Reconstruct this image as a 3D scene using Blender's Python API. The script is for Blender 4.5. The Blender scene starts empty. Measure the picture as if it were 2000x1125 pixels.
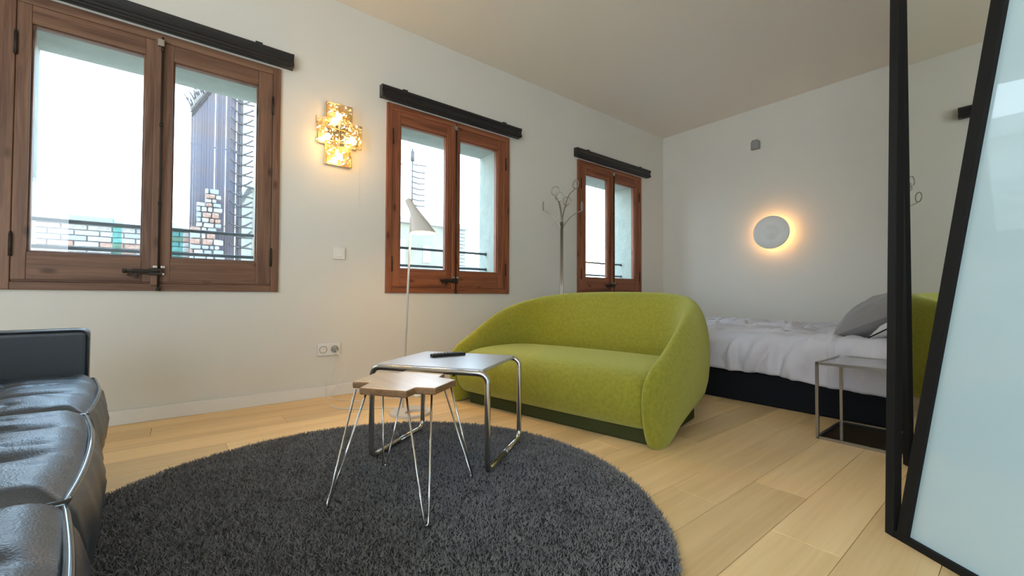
import bpy, bmesh, math, random
import numpy as np
from mathutils import Vector, Matrix
random.seed(7); rng = np.random.default_rng(7)
PI = math.pi
scn = bpy.context.scene
COL = scn.collection

# ------------------------------------------------------------------ camera
YAW, PIT, ROL, EYE = math.radians(51.63), math.radians(1.16), math.radians(.22), .71
_R = Vector((math.sin(YAW), -math.cos(YAW), 0)); _F = Vector((math.cos(YAW), math.sin(YAW), 0)); _U = Vector((0, 0, 1))
_F2 = _F*math.cos(PIT)+_U*math.sin(PIT); _U2 = _U*math.cos(PIT)-_F*math.sin(PIT)
_R3 = _R*math.cos(ROL)+_U2*math.sin(ROL); _U3 = _U2*math.cos(ROL)-_R*math.sin(ROL)
cd = bpy.data.cameras.new('camera'); cam = bpy.data.objects.new('camera', cd); COL.objects.link(cam)
cd.sensor_width = 36; cd.lens = 36*820/2000; cd.clip_start = .02; cd.clip_end = 300
m = Matrix((( _R3.x, _U3.x, -_F2.x, 0), (_R3.y, _U3.y, -_F2.y, 0), (_R3.z, _U3.z, -_F2.z, EYE), (0, 0, 0, 1)))
cam.matrix_world = m
scn.camera = cam

# ------------------------------------------------------------------ world, exposure
SKY = 8.0
w = bpy.data.worlds.new('sky'); scn.world = w; w.use_nodes = True
nt = w.node_tree; nt.nodes.clear()
out = nt.nodes.new('ShaderNodeOutputWorld'); bg = nt.nodes.new('ShaderNodeBackground')
tc = nt.nodes.new('ShaderNodeTexCoord'); sp = nt.nodes.new('ShaderNodeSeparateXYZ'); rp = nt.nodes.new('ShaderNodeValToRGB')
nt.links.new(tc.outputs['Generated'], sp.inputs[0]); nt.links.new(sp.outputs['Z'], rp.inputs[0])
rp.color_ramp.elements[0].position = 0; rp.color_ramp.elements[0].color = (.84, .93, 1, 1)
rp.color_ramp.elements[1].position = .5; rp.color_ramp.elements[1].color = (.50, .72, 1, 1)
nt.links.new(rp.outputs[0], bg.inputs[0]); bg.inputs[1].default_value = SKY
nt.links.new(bg.outputs[0], out.inputs[0])
vs = scn.view_settings; vs.view_transform = 'Standard'; vs.look = 'None'; vs.gamma = 1; vs.use_curve_mapping = False
vs.exposure = 0.10
WARM = (1.0, .56, .20)

# ------------------------------------------------------------------ materials
def mat(name, color, rough=.5, metal=0, coat=0, sheen=0, spec=.5, bump=None, vary=None, emit=None, trans=0, sub=0):
    """bump=(scale,strength,detail) noise relief; vary=(scale,color2,amount) noise colour"""
    M = bpy.data.materials.new(name); M.use_nodes = True
    n = M.node_tree; b = n.nodes['Principled BSDF']
    b.inputs['Base Color'].default_value = (*color, 1); b.inputs['Roughness'].default_value = rough
    b.inputs['Metallic'].default_value = metal; b.inputs['Coat Weight'].default_value = coat
    b.inputs['Coat Roughness'].default_value = .08
    b.inputs['Sheen Weight'].default_value = sheen; b.inputs['Specular IOR Level'].default_value = spec
    b.inputs['Transmission Weight'].default_value = trans
    t = n.nodes.new('ShaderNodeTexCoord')
    if vary:
        ns = n.nodes.new('ShaderNodeTexNoise'); ns.inputs['Scale'].default_value = vary[0]; ns.inputs['Detail'].default_value = 4
        mx = n.nodes.new('ShaderNodeMix'); mx.data_type = 'RGBA'
        mr = n.nodes.new('ShaderNodeMapRange'); mr.inputs[1].default_value = .35; mr.inputs[2].default_value = .65; mr.inputs[4].default_value = vary[2]
        n.links.new(t.outputs['Object'], ns.inputs['Vector']); n.links.new(ns.outputs[0], mr.inputs[0]); n.links.new(mr.outputs[0], mx.inputs[0])
        mx.inputs[6].default_value = (*color, 1); mx.inputs[7].default_value = (*vary[1], 1)
        n.links.new(mx.outputs[2], b.inputs['Base Color'])
    if bump:
        ns = n.nodes.new('ShaderNodeTexNoise'); ns.inputs['Scale'].default_value = bump[0]; ns.inputs['Detail'].default_value = bump[2] if len(bump) > 2 else 3
        bp = n.nodes.new('ShaderNodeBump'); bp.inputs['Strength'].default_value = bump[1]; bp.inputs['Distance'].default_value = .01
        n.links.new(t.outputs['Object'], ns.inputs['Vector']); n.links.new(ns.outputs[0], bp.inputs['Height']); n.links.new(bp.outputs[0], b.inputs['Normal'])
    if emit:
        b.inputs['Emission Color'].default_value = (*emit[0], 1); b.inputs['Emission Strength'].default_value = emit[1]
    return M

def wood(name, c1, c2, axis, scale=1.0, rough=.45, knots=True, rnd=False, coat=0, contrast=1.0):
    """procedural grain running along the object's own axis (0 x, 1 y, 2 z)"""
    M = bpy.data.materials.new(name); M.use_nodes = True; n = M.node_tree; L = n.links.new
    b = n.nodes['Principled BSDF']; b.inputs['Roughness'].default_value = rough; b.inputs['Coat Weight'].default_value = coat
    b.inputs['Specular IOR Level'].default_value = .3; b.inputs['Coat Roughness'].default_value = .15
    t = n.nodes.new('ShaderNodeTexCoord'); src = t.outputs['Object']
    if rnd:
        oi = n.nodes.new('ShaderNodeObjectInfo'); mu = n.nodes.new('ShaderNodeMath'); mu.operation = 'MULTIPLY'; mu.inputs[1].default_value = 37
        cb = n.nodes.new('ShaderNodeCombineXYZ'); L(oi.outputs['Random'], mu.inputs[0])
        for i in range(3): L(mu.outputs[0], cb.inputs[i])
        ad = n.nodes.new('ShaderNodeVectorMath'); L(src, ad.inputs[0]); L(cb.outputs[0], ad.inputs[1]); src = ad.outputs[0]
    mp = n.nodes.new('ShaderNodeMapping'); sc = [22*scale]*3; sc[axis] = 1.3*scale; mp.inputs['Scale'].default_value = sc
    L(src, mp.inputs[0])
    n1 = n.nodes.new('ShaderNodeTexNoise'); n1.inputs['Scale'].default_value = 1; n1.inputs['Detail'].default_value = 6; n1.inputs['Roughness'].default_value = .6; n1.inputs['Distortion'].default_value = .6
    L(mp.outputs[0], n1.inputs['Vector'])
    mp2 = n.nodes.new('ShaderNodeMapping'); sc = [160*scale]*3; sc[axis] = 5*scale; mp2.inputs['Scale'].default_value = sc; L(src, mp2.inputs[0])
    n2 = n.nodes.new('ShaderNodeTexNoise'); n2.inputs['Scale'].default_value = 1; n2.inputs['Detail'].default_value = 3; L(mp2.outputs[0], n2.inputs['Vector'])
    mm = n.nodes.new('ShaderNodeMath'); mm.operation = 'MULTIPLY_ADD'; mm.inputs[1].default_value = .35; L(n2.outputs[0], mm.inputs[0]); L(n1.outputs[0], mm.inputs[2])
    rp = n.nodes.new('ShaderNodeValToRGB'); L(mm.outputs[0], rp.inputs[0])
    lo, hi = .675-.17*contrast, .675+.17*contrast
    lo = .66-.16/contrast; hi = .66+.16/contrast
    rp.color_ramp.elements[0].position = lo; rp.color_ramp.elements[0].color = (*c2, 1)
    rp.color_ramp.elements[1].position = hi; rp.color_ramp.elements[1].color = (*c1, 1)
    res = rp.outputs[0]
    if knots:
        v = n.nodes.new('ShaderNodeTexVoronoi'); v.inputs['Scale'].default_value = 1
        mp3 = n.nodes.new('ShaderNodeMapping'); sc = [9*scale]*3; sc[axis] = 4*scale; mp3.inputs['Scale'].default_value = sc; L(src, mp3.inputs[0]); L(mp3.outputs[0], v.inputs['Vector'])
        r2 = n.nodes.new('ShaderNodeValToRGB'); r2.color_ramp.elements[0].position = .06; r2.color_ramp.elements[0].color = (.25, .2, .17, 1)
        r2.color_ramp.elements[1].position = .17; r2.color_ramp.elements[1].color = (1, 1, 1, 1)
        L(v.outputs['Distance'], r2.inputs[0])
        mx = n.nodes.new('ShaderNodeMix'); mx.data_type = 'RGBA'; mx.blend_type = 'MULTIPLY'; mx.inputs[0].default_value = .75
        L(res, mx.inputs[6]); L(r2.outputs[0], mx.inputs[7]); res = mx.outputs[2]
    if rnd:
        hs = n.nodes.new('ShaderNodeHueSaturation'); mr = n.nodes.new('ShaderNodeMapRange')
        mr.inputs[3].default_value = .86; mr.inputs[4].default_value = 1.12; L(oi.outputs['Random'], mr.inputs[0]); L(mr.outputs[0], hs.inputs['Value'])
        L(res, hs.inputs['Color']); res = hs.outputs[0]
    L(res, b.inputs['Base Color'])
    bp = n.nodes.new('ShaderNodeBump'); bp.inputs['Strength'].default_value = .12; bp.inputs['Distance'].default_value = .002
    L(mm.outputs[0], bp.inputs['Height']); L(bp.outputs[0], b.inputs['Normal'])
    return M

def thin_glass(name, tint=(.97, 1, .99), fres=1.45, base=0.0, rough=0):
    M = bpy.data.materials.new(name); M.use_nodes = True; n = M.node_tree; n.nodes.clear(); L = n.links.new
    o = n.nodes.new('ShaderNodeOutputMaterial'); mx = n.nodes.new('ShaderNodeMixShader'); tr = n.nodes.new('ShaderNodeBsdfTransparent')
    gl = n.nodes.new('ShaderNodeBsdfGlossy'); fr = n.nodes.new('ShaderNodeFresnel'); fr.inputs[0].default_value = fres
    ad = n.nodes.new('ShaderNodeMath'); ad.operation = 'ADD'; ad.use_clamp = True; ad.inputs[1].default_value = base
    tr.inputs[0].default_value = (*tint, 1); gl.inputs[0].default_value = (1, 1, 1, 1); gl.inputs['Roughness'].default_value = rough
    ge = n.nodes.new('ShaderNodeNewGeometry'); ir = n.nodes.new('ShaderNodeMapRange'); ir.inputs[3].default_value = fres; ir.inputs[4].default_value = 1/fres
    L(ge.outputs['Backfacing'], ir.inputs[0]); L(ir.outputs[0], fr.inputs[0])   # same reflectance on the inner face of the sheet
    L(fr.outputs[0], ad.inputs[0]); L(ad.outputs[0], mx.inputs[0]); L(tr.outputs[0], mx.inputs[1]); L(gl.outputs[0], mx.inputs[2]); L(mx.outputs[0], o.inputs[0])
    return M

WALL = mat('wall_plaster', (.745, .725, .665), .75, bump=(5, .25, 6), vary=(1.3, (.715, .69, .625), .5))
CEIL = mat('ceiling_plaster', (.84, .79, .70), .8, bump=(4, .15, 5))
WHITE = mat('white_paint', (.80, .79, .76), .45)
PLASTIC = mat('white_plastic', (.78, .77, .74), .35)
OAK = wood('oak_laminate', (.92, .65, .33), (.76, .51, .24), 0, scale=.55, rough=.42, knots=False, rnd=True, contrast=.8)
OAKSLAB = mat('floor_underlay', (.16, .09, .045), .8)
W1V = wood('weathered_pine_upright', (.24, .130, .080), (.115, .056, .036), 2, knots=True)
W1H = wood('weathered_pine_rail', (.24, .130, .080), (.115, .056, .036), 0, knots=True)
W2V = wood('red_pine_upright', (.33, .118, .055), (.155, .048, .024), 2, knots=True)
W2H = wood('red_pine_rail', (.33, .118, .055), (.155, .048, .024), 0, knots=True)
BLACK = mat('black_aluminium', (.012, .012, .014), .35)
STEEL = mat('black_steel', (.010, .0095, .009), .6, spec=.15)
IRON = mat('dark_iron', (.04, .032, .028), .5, metal=.6)
CHROME = mat('chrome', (.62, .60, .58), .12, metal=1)
DCHROME = mat('brushed_steel', (.42, .40, .37), .28, metal=1)
LEATHER = mat('black_leather', (.014, .024, .040), .36, coat=.0, spec=1.0, bump=(300, .16, 3))
PIPING = mat('leather_piping', (.03, .036, .042), .25, coat=.5)
GREEN = mat('lime_wool', (.325, .305, .035), .92, sheen=.6, spec=.15, bump=(420, .35, 4), vary=(55, (.25, .24, .025), .8))
GREEN.node_tree.nodes['Principled BSDF'].inputs['Sheen Tint'].default_value = (.85, .9, .35, 1)
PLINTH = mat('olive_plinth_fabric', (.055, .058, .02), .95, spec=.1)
RUG = mat('charcoal_pile', (.25, .245, .25), .95, spec=.12, vary=(9, (.32, .31, .315), .8))
RUGB = mat('charcoal_backing', (.04, .04, .044), 1, spec=0)
TABLE = mat('grey_laminate', (.46, .48, .52), .34, coat=1, spec=.8)
TABLE.node_tree.nodes['Principled BSDF'].inputs['Coat Roughness'].default_value = .28; TABLE.node_tree.nodes['Principled BSDF'].inputs['Coat IOR'].default_value = 1.5
PLY = wood('birch_ply', (.72, .52, .31), (.56, .37, .19), 1, scale=1.2, rough=.34, knots=False, coat=.9)
PLY.node_tree.nodes['Principled BSDF'].inputs['Coat Roughness'].default_value = .28; PLY.node_tree.nodes['Principled BSDF'].inputs['Coat IOR'].default_value = 1.65
PLYE = wood('birch_ply_edge', (.36, .20, .10), (.24, .12, .055), 0, scale=2.5, rough=.5, knots=False)
DUVET = mat('white_grey_cotton', (.64, .61, .645), .9, sheen=.2, spec=.15, bump=(9, .5, 5))
SHEET = mat('white_sheet', (.78, .80, .84), .9, spec=.1)
PILLOW = mat('grey_cotton', (.27, .25, .245), .92, sheen=.2, spec=.1, bump=(14, .6, 4))
PILLOW2 = mat('pale_cotton', (.55, .54, .54), .92, spec=.1, bump=(14, .5, 4))
BEDBLK = mat('black_bed_fabric', (.006, .0065, .009), .8, spec=.2)
MIRROR = mat('mirror_silver', (.86, .89, .86), .0, metal=1)
FROST = mat('frosted_glass', (.44, .58, .61), .30, coat=1.0, spec=.4)
FROST.node_tree.nodes['Principled BSDF'].inputs['Coat IOR'].default_value = 1.5
FROST.node_tree.nodes['Principled BSDF'].inputs['Coat Roughness'].default_value = .0
GLASS = thin_glass('window_glass')
SMOKE = thin_glass('grey_shelf_glass', tint=(.62, .62, .60), base=.12, rough=.02)
CRYSTAL = thin_glass('crystal', tint=(1, .94, .78), fres=1.9, base=.12, rough=.05)
GOLD = mat('gilt_brass', (.95, .72, .40), .3, metal=1)
BULB = mat('lamp_bulb', (1, .9, .7), .4, emit=((1, .70, .34), 38))
LAMPW = mat('lamp_enamel', (.70, .66, .61), .35)
LAMPI = mat('lamp_inner_white', (.85, .82, .75), .5)
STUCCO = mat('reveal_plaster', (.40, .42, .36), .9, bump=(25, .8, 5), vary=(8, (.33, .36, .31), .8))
GREYBOX = mat('grey_sensor_plastic', (.30, .31, .29), .6)
RAIL = mat('grey_painted_steel', (.08, .09, .105), .5)
BRICKC = [mat('brick_red', (.22, .115, .085), .9, bump=(60, .5), vary=(30, (.30, .22, .18), .8)), mat('brick_whitewashed', (.34, .335, .33), .9, bump=(60, .5), vary=(20, (.22, .20, .19), .9)), mat('brick_grey', (.215, .225, .24), .9, bump=(60, .5))]
MORTAR = mat('mortar', (.28, .28, .29), .95, bump=(40, .6))
CREAM = mat('cream_render', (.235, .225, .175), .9, bump=(6, .4), vary=(2.5, (.17, .165, .135), .9))
PALEB = mat('pale_render', (.30, .31, .32), .9)
STONEB = mat('light_stone_facade', (.40, .39, .36), .85, vary=(1, (.34, .33, .31), .6))
TERR = mat('grey_terrace_cladding', (.17, .18, .19), .8)
SLAT = mat('weathered_steel_slat', (.075, .070, .095), .6, vary=(3, (.10, .07, .065), .8))
SPIKE = mat('spike_steel', (.06, .052, .052), .6)
TEAL = thin_glass('turquoise_tint', tint=(.50, .86, .84), base=.04)
ROOFT = mat('roof_gravel', (.22, .20, .18), .95, vary=(5, (.3, .28, .26), .7))
RUBBER = mat('black_rubber', (.01, .01, .01), .7)
REMK = mat('remote_keys', (.10, .10, .11), .5)

# ------------------------------------------------------------------ mesh builder
class MB:
    def __init__(s): s.v = []; s.f = []; s.mi = []; s.sm = []
    def add(s, vs, fs, mi=0, sm=False):
        o = len(s.v); s.v += [tuple(v) for v in vs]; s.f += [tuple(i+o for i in f) for f in fs]; s.mi += [mi]*len(fs); s.sm += [sm]*len(fs); return s
    def box(s, a, b, mi=0, M=None):
        (x0, y0, z0), (x1, y1, z1) = a, b
        vs = [Vector(p) for p in ((x0,y0,z0),(x1,y0,z0),(x1,y1,z0),(x0,y1,z0),(x0,y0,z1),(x1,y0,z1),(x1,y1,z1),(x0,y1,z1))]
        if M is not None: vs = [M @ p for p in vs]
        return s.add(vs, [(0,3,2,1),(4,5,6,7),(0,1,5,4),(1,2,6,5),(2,3,7,6),(3,0,4,7)], mi)
    def tube(s, pts, r, n=10, mi=0, closed=False, cap=True):
        pts = [Vector(p) for p in pts]; N = len(pts); rings = []
        rr = r if isinstance(r, (list, tuple)) else [r]*N
        prev = None
        for i, p in enumerate(pts):
            if closed: t = pts[(i+1) % N]-pts[i-1]
            else: t = pts[min(i+1, N-1)]-pts[max(i-1, 0)]
            t.normalize()
            if prev is None:
                a = Vector((0, 0, 1)) if abs(t.z) < .9 else Vector((1, 0, 0)); nrm = t.cross(a).normalized()
            else:
                nrm = prev-t*prev.dot(t); nrm.normalize()
            prev = nrm; bn = t.cross(nrm)
            rings.append([p+(nrm*math.cos(2*PI*k/n)+bn*math.sin(2*PI*k/n))*rr[i] for k in range(n)])
        vs = [v for R_ in rings for v in R_]; fs = []
        for i in range(N if closed else N-1):
            j = (i+1) % N
            for k in range(n): fs.append((i*n+k, i*n+(k+1) % n, j*n+(k+1) % n, j*n+k))
        if cap and not closed:
            fs.append(tuple(range(n-1, -1, -1))); fs.append(tuple((N-1)*n+k for k in range(n)))
        return s.add(vs, fs, mi, True)
    def loft(s, rings, mi=0, cap0=True, cap1=True, sm=True):
        n = len(rings[0]); vs = [v for r in rings for v in r]; fs = []
        for i in range(len(rings)-1):
            for k in range(n): fs.append((i*n+k, i*n+(k+1) % n, (i+1)*n+(k+1) % n, (i+1)*n+k))
        if cap0: fs.append(tuple(range(n-1, -1, -1)))
        if cap1: fs.append(tuple((len(rings)-1)*n+k for k in range(n)))
        return s.add(vs, fs, mi, sm)
    def lathe(s, prof, n=32, c=(0, 0, 0), mi=0, cap0=True, cap1=True):
        return s.loft([[Vector((c[0]+r*math.cos(2*PI*k/n), c[1]+r*math.sin(2*PI*k/n), c[2]+z)) for k in range(n)] for r, z in prof], mi, cap0, cap1)
    def prism(s, poly, z0, z1, mi=0, mi_top=None):
        n = len(poly); vs = [(x, y, z0) for x, y in poly]+[(x, y, z1) for x, y in poly]
        s.add(vs, [(i, (i+1) % n, n+(i+1) % n, n+i) for i in range(n)]+[tuple(range(n-1, -1, -1))], mi)
        o = len(s.v)-2*n
        s.f.append(tuple(o+n+i for i in range(n))); s.mi.append(mi if mi_top is None else mi_top); s.sm.append(False); return s
    def grid(s, P, mi=0, sm=True, wrap=False):
        P = np.asarray(P); a, b = P.shape[:2]; fs = []
        for i in range(a-1):
            for j in range(b if wrap else b-1): fs.append((i*b+j, i*b+(j+1) % b, (i+1)*b+(j+1) % b, (i+1)*b+j))
        return s.add([tuple(p) for p in P.reshape(-1, 3)], fs, mi, sm)
    def build(s, name, mats, parent=None, loc=None, rz=0, bevel=0, seg=2, sub=0, fix=False):
        me = bpy.data.meshes.new(name); me.from_pydata(s.v, [], s.f)
        mats = mats if isinstance(mats, (list, tuple)) else [mats]
        for m_ in mats: me.materials.append(m_)
        me.polygons.foreach_set('material_index', s.mi); me.polygons.foreach_set('use_smooth', s.sm)
        if fix:
            b = bmesh.new(); b.from_mesh(me); bmesh.ops.recalc_face_normals(b, faces=b.faces); b.to_mesh(me); b.free()
        me.update()
        o = bpy.data.objects.new(name, me); COL.objects.link(o)
        if parent: o.parent = parent
        if loc: o.location = loc
        if rz: o.rotation_euler = (0, 0, rz)
        if bevel:
            md = o.modifiers.new('bevel', 'BEVEL'); md.width = bevel; md.segments = seg; md.limit_method = 'ANGLE'; md.angle_limit = math.radians(40)
            md.harden_normals = False
        if sub:
            md = o.modifiers.new('sub', 'SUBSURF'); md.levels = sub; md.render_levels = sub
        return o

def tag(o, label=None, cat=None, group=None, kind=None):
    if label: o['label'] = label
    if cat: o['category'] = cat
    if group: o['group'] = group
    if kind: o['kind'] = kind
    return o
def empty(name, loc=(0, 0, 0), rz=0, label=None, cat=None, group=None, kind=None):
    o = bpy.data.objects.new(name, None); o.empty_display_size = .1; COL.objects.link(o); o.location = loc; o.rotation_euler = (0, 0, rz)
    return tag(o, label, cat, group, kind)
def arc(c, r, a0, a1, n, ex, ey):
    c, ex, ey = Vector(c), Vector(ex), Vector(ey)
    return [c+ex*r*math.cos(a0+(a1-a0)*i/n)+ey*r*math.sin(a0+(a1-a0)*i/n) for i in range(n+1)]
def rounded_path(pts, r, n=6, closed=False):
    pts = [Vector(p) for p in pts]; out = []; N = len(pts)
    for i in range(N):
        if not closed and i in (0, N-1): out.append(pts[i]); continue
        p = pts[i]; a = (pts[i-1]-p); b = (pts[(i+1) % N]-p); d = min(r, a.length*.49, b.length*.49)
        A = p+a.normalized()*d; B = p+b.normalized()*d
        for k in range(n+1):
            t = k/n; out.append(A*(1-t)**2+p*2*t*(1-t)+B*t*t)
    return out
def spline(pts, n=8):
    P = [Vector(p) for p in pts]; P = [P[0]*2-P[1]]+P+[P[-1]*2-P[-2]]; out = []
    for i in range(1, len(P)-2):
        for k in range(n):
            t = k/n; a, b, c, d = P[i-1:i+3]
            out.append(.5*((2*b)+(c-a)*t+(2*a-5*b+4*c-d)*t*t+(3*b-a-3*c+d)*t**3))
    out.append(P[-2]); return out

# ------------------------------------------------------------------ room shell
X0, X1, Y0, D, H = -2.7, 5.09, -1.9, 3.154, 2.85
WT = .32                                        # thickness of the outer wall
WINS = [(-.78, .51), (1.243, 2.446), (3.40, 4.565)]
SILL, HEAD = .735, 2.22
# wall with three windows; slight step in the plaster at x=1.04
b = MB()
xs = [X0-.3]
for a_, b_ in WINS: xs += [a_, b_]
xs += [X1+.3]
def wallbox(xa, xb, za, zb):
    step = 1.04
    for p, q, y in ((xa, min(xb, step), D-.002), (max(xa, step), xb, D)):
        if q > p: b.box((p, y, za), (q, D+WT, zb))
for i in range(0, len(xs), 2): wallbox(xs[i], xs[i+1], 0, H)
for a_, b_ in WINS: wallbox(a_, b_, 0, SILL); wallbox(a_, b_, HEAD, H)
tag(b.build('wall_left', WALL), kind='structure')
b = MB(); b.box((X1, Y0-.3, 0), (X1+.3, D, H)); tag(b.build('wall_back', WALL), kind='structure')
# right wall and near wall (behind the camera) with openings added for fill daylight
b = MB(); ox = [(-1.9, -1.2)]
px = X0-.3
for a_, c_ in ox: b.box((px, Y0-.3, 0), (a_, Y0, H)); b.box((a_, Y0-.3, 2.25), (c_, Y0, H)); px = c_
b.box((px, Y0-.3, 0), (X1, Y0, H)); tag(b.build('wall_right', WALL), kind='structure')
b = MB(); b.box((X0-.3, Y0, 0), (X0, -1.85, H)); b.box((X0-.3, -1.85, 2.3), (X0, .6, H)); b.box((X0-.3, .6, 0), (X0, D-.008, H)); tag(b.build('wall_near', WALL), kind='structure')
b = MB(); b.box((X0-.3, Y0-.3, H), (X1+.3, D+WT, H+.2)); tag(b.build('ceiling', CEIL), kind='structure')
b = MB(); b.box((X0-.3, Y0-.3, -.25), (X1+.3, D+WT, -.006)); floor = tag(b.build('floor', OAKSLAB), kind='structure')
# planks
PW, PL_ = .175, 1.28; meshes = {}
row = 0; y = .70-PW*15
while y < D:
    y0, y1 = max(y, Y0), min(y+PW, D-.008)
    if y1-y0 > .01:
        off = (row*.47+random.uniform(-.12, .12)) % PL_; x = X0-off
        if abs(y-.70) < .01: x = 1.46-PL_*4
        if abs(y-(.70-PW)) < .01: x = 1.75-PL_*4
        if abs(y-(.70-2*PW)) < .01: x = 1.43-PL_*4
        while x < X1:
            x0, x1 = max(x, X0), min(x+PL_, X1)
            if x1-x0 > .02:
                key = (round(x1-x0, 3), round(y1-y0, 3))
                if key not in meshes:
                    g = .0006; l, w_ = x1-x0-g*2, y1-y0-g*2; e = .0012
                    q = MB(); q.add([(0,0,-.007),(l,0,-.007),(l,w_,-.007),(0,w_,-.007),(0,0,-e),(l,0,-e),(l,w_,-e),(0,w_,-e),(e,e,0),(l-e,e,0),(l-e,w_-e,0),(e,w_-e,0)],
                        [(0,1,5,4),(1,2,6,5),(2,3,7,6),(3,0,4,7),(4,5,9,8),(5,6,10,9),(6,7,11,10),(7,4,8,11),(8,9,10,11)])
                    o = q.build('plank', OAK, floor, (x0+g, y0+g, 0)); meshes[key] = o.data
                else:
                    o = bpy.data.objects.new('plank', meshes[key]); COL.objects.link(o); o.parent = floor; o.location = (x0+.0006, y0+.0006, 0)
            x += PL_
    y += PW; row += 1
# baseboards
b = MB(); b.box((X0, D-.022, 0), (1.04, D-.008, .078)); b.box((1.04, D-.016, 0), (X1, D, .078)); tag(b.build('baseboard_left', WHITE, bevel=.003), kind='structure')
b = MB(); b.box((X1-.014, Y0, 0), (X1, D-.016, .078)); tag(b.build('baseboard_back', WHITE, bevel=.003), kind='structure')

# ------------------------------------------------------------------ windows
def window(idx, xa, xb, g1, g2, MV, MH):
    """xa..xb outer frame; g1, g2 = glass spans of the two sashes"""
    W_ = empty('window_%d' % idx, ((xa+xb)/2, D, SILL), kind='structure')
    cx = (xa+xb)/2; ox_ = lambda x: x-cx
    yf, yb = -.022, .045                              # frame front/back relative to the wall face
    fw = .045; fl = .125 if idx == 1 else .045; a_, c_ = ox_(xa), ox_(xb); Hh = HEAD-SILL
    q = MB(); q.box((a_, yf, 0), (a_+fl, yb, Hh)); q.box((c_-fw, yf, 0), (c_, yb, Hh))
    q.box((a_+fl, yf, Hh-.05), (c_-fw, yb, Hh), 1); q.box((a_+fl, yf, 0), (c_-fw, yb, .04), 1)
    q.box((a_+fl, yf+.012, .04), (c_-fw, yb-.005, .056), 1)
    q.build('frame', [MV, MH], W_, bevel=.004)
    mid = (g1[1]+g2[0])/2-cx
    zb, zt = .050, Hh-.049
    gz0, gz1 = .925-SILL, 2.078-SILL
    for k, (ga, gb, sa, sb) in enumerate(((ox_(g1[0]), ox_(g1[1]), a_+fl+.001, mid-.002), (ox_(g2[0]), ox_(g2[1]), mid+.002, c_-fw-.001))):
        y0, y1 = yf+.006, yb-.008
        q = MB()
        q.box((sa, y0, zb), (ga, y1, zt)); q.box((gb, y0, zb), (sb, y1, zt))
        q.box((ga, y0+.001, gz1), (gb, y1, zt), 1); q.box((ga, y0+.001, zb), (gb, y1, gz0), 1)
        # glazing rebate: slim recessed lip around the pane
        e = .008
        q.box((ga, y0+.012, gz0), (ga+e, y1, gz1)); q.box((gb-e, y0+.012, gz0), (gb, y1, gz1))
        q.box((ga+e, y0+.012, gz0), (gb-e, y1, gz0+e), 1); q.box((ga+e, y0+.012, gz1-e), (gb-e, y1, gz1), 1)
        s_ = q.build('sash', [MV, MH], W_, bevel=.003)
        q = MB(); q.box((ga+.004, .008, gz0+.004), (gb-.004, .012, gz1-.004)); q.build('pane', GLASS, s_)
        hx = sa if k == 0 else sb
        for hz in (.22, .62*Hh+.3):
            q = MB(); q.tube([(hx, yf-.002, hz-.055), (hx, yf-.002, hz+.055)], .0065, 8); q.tube([(hx, yf-.002, hz+.055), (hx, yf-.002, hz+.066)], .0045, 8)
            q.build('hinge', IRON, s_)
    # cover strip on the meeting stiles, stopping above the bottom rail
    q = MB(); q.box((mid-.022, yf-.010, .03), (mid+.012, yf+.006, Hh-.045)); q.build('cover_strip', MV, W_, bevel=.005)
    # iron espagnolette rod and latch
    q = MB(); rx = mid+.012
    q.tube([(rx, yf-.016, .005), (rx, yf-.016, Hh-.03)], .0048, 8)
    for z_ in (.10, .5, .95, Hh-.10): q.tube([(rx, yf-.016, z_-.01), (rx, yf-.016, z_+.01)], .008, 8)
    q.tube([(rx, yf-.016, .0), (rx+.004, yf-.016, .022)], [.012, .009], 8)
    q.build('bolt_rod', [IRON], W_)
    q = MB(); z_ = .108
    q.box((mid-.10, yf-.016, z_-.013), (mid-.005, yf-.006, z_+.013)); q.tube([(mid-.135, yf-.02, z_), (mid+.02, yf-.02, z_)], .007, 10)
    q.tube([(mid-.138, yf-.02, z_-.001), (mid-.122, yf-.02, z_)], [.012, .012], 10); q.box((mid-.03, yf-.024, z_-.02), (mid+.03, yf-.008, z_+.018))
    q.box((mid-.118, yf-.018, z_-.03), (mid-.108, yf-.01, z_-.005)); q.box((mid-.09, yf-.018, z_-.04), (mid-.075, yf-.01, z_-.01))
    q.build('latch', IRON, W_, bevel=.002)
    q = MB(); q.box((mid+.022, yf-.012, .128), (mid+.042, yf, .143)); q.box((mid-.012, yf-.014, .128), (mid+.01, yf-.006, .143)); q.box((mid+.022, yf-.012, .088), (mid+.04, yf, .102)); q.build('strike_plate', CHROME, W_, bevel=.002)
    q = MB(); q.box((mid-.010, yf-.026, Hh-.085), (mid+.02, yf-.004, Hh-.045)); q.build('top_catch', DCHROME, W_, bevel=.003)
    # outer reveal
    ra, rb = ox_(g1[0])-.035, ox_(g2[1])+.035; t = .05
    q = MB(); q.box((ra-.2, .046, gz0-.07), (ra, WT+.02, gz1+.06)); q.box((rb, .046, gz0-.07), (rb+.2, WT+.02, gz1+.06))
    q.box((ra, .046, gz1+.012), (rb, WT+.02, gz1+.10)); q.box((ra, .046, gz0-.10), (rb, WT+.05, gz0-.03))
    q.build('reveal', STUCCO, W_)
    for z_ in (1.122, .972):
        z_ -= SILL; q = MB(); q.tube([(ra-.005, .226, z_), (rb+.002, .226, z_)], .011, 10)
        q.tube([(rb-.014, .226, z_), (rb+.002, .226, z_)], [.012, .019], 12)
        q.build('guard_rail', RAIL, W_)
    return W_
window(1, *WINS[0], (-.603, -.171), (-.047, .382), W1V, W1H)
window(2, *WINS[1], (1.358, 1.775), (1.903, 2.312), W2V, W2H)
window(3, *WINS[2], (3.53, 3.925), (4.04, 4.435), W2V, W2H)

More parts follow.
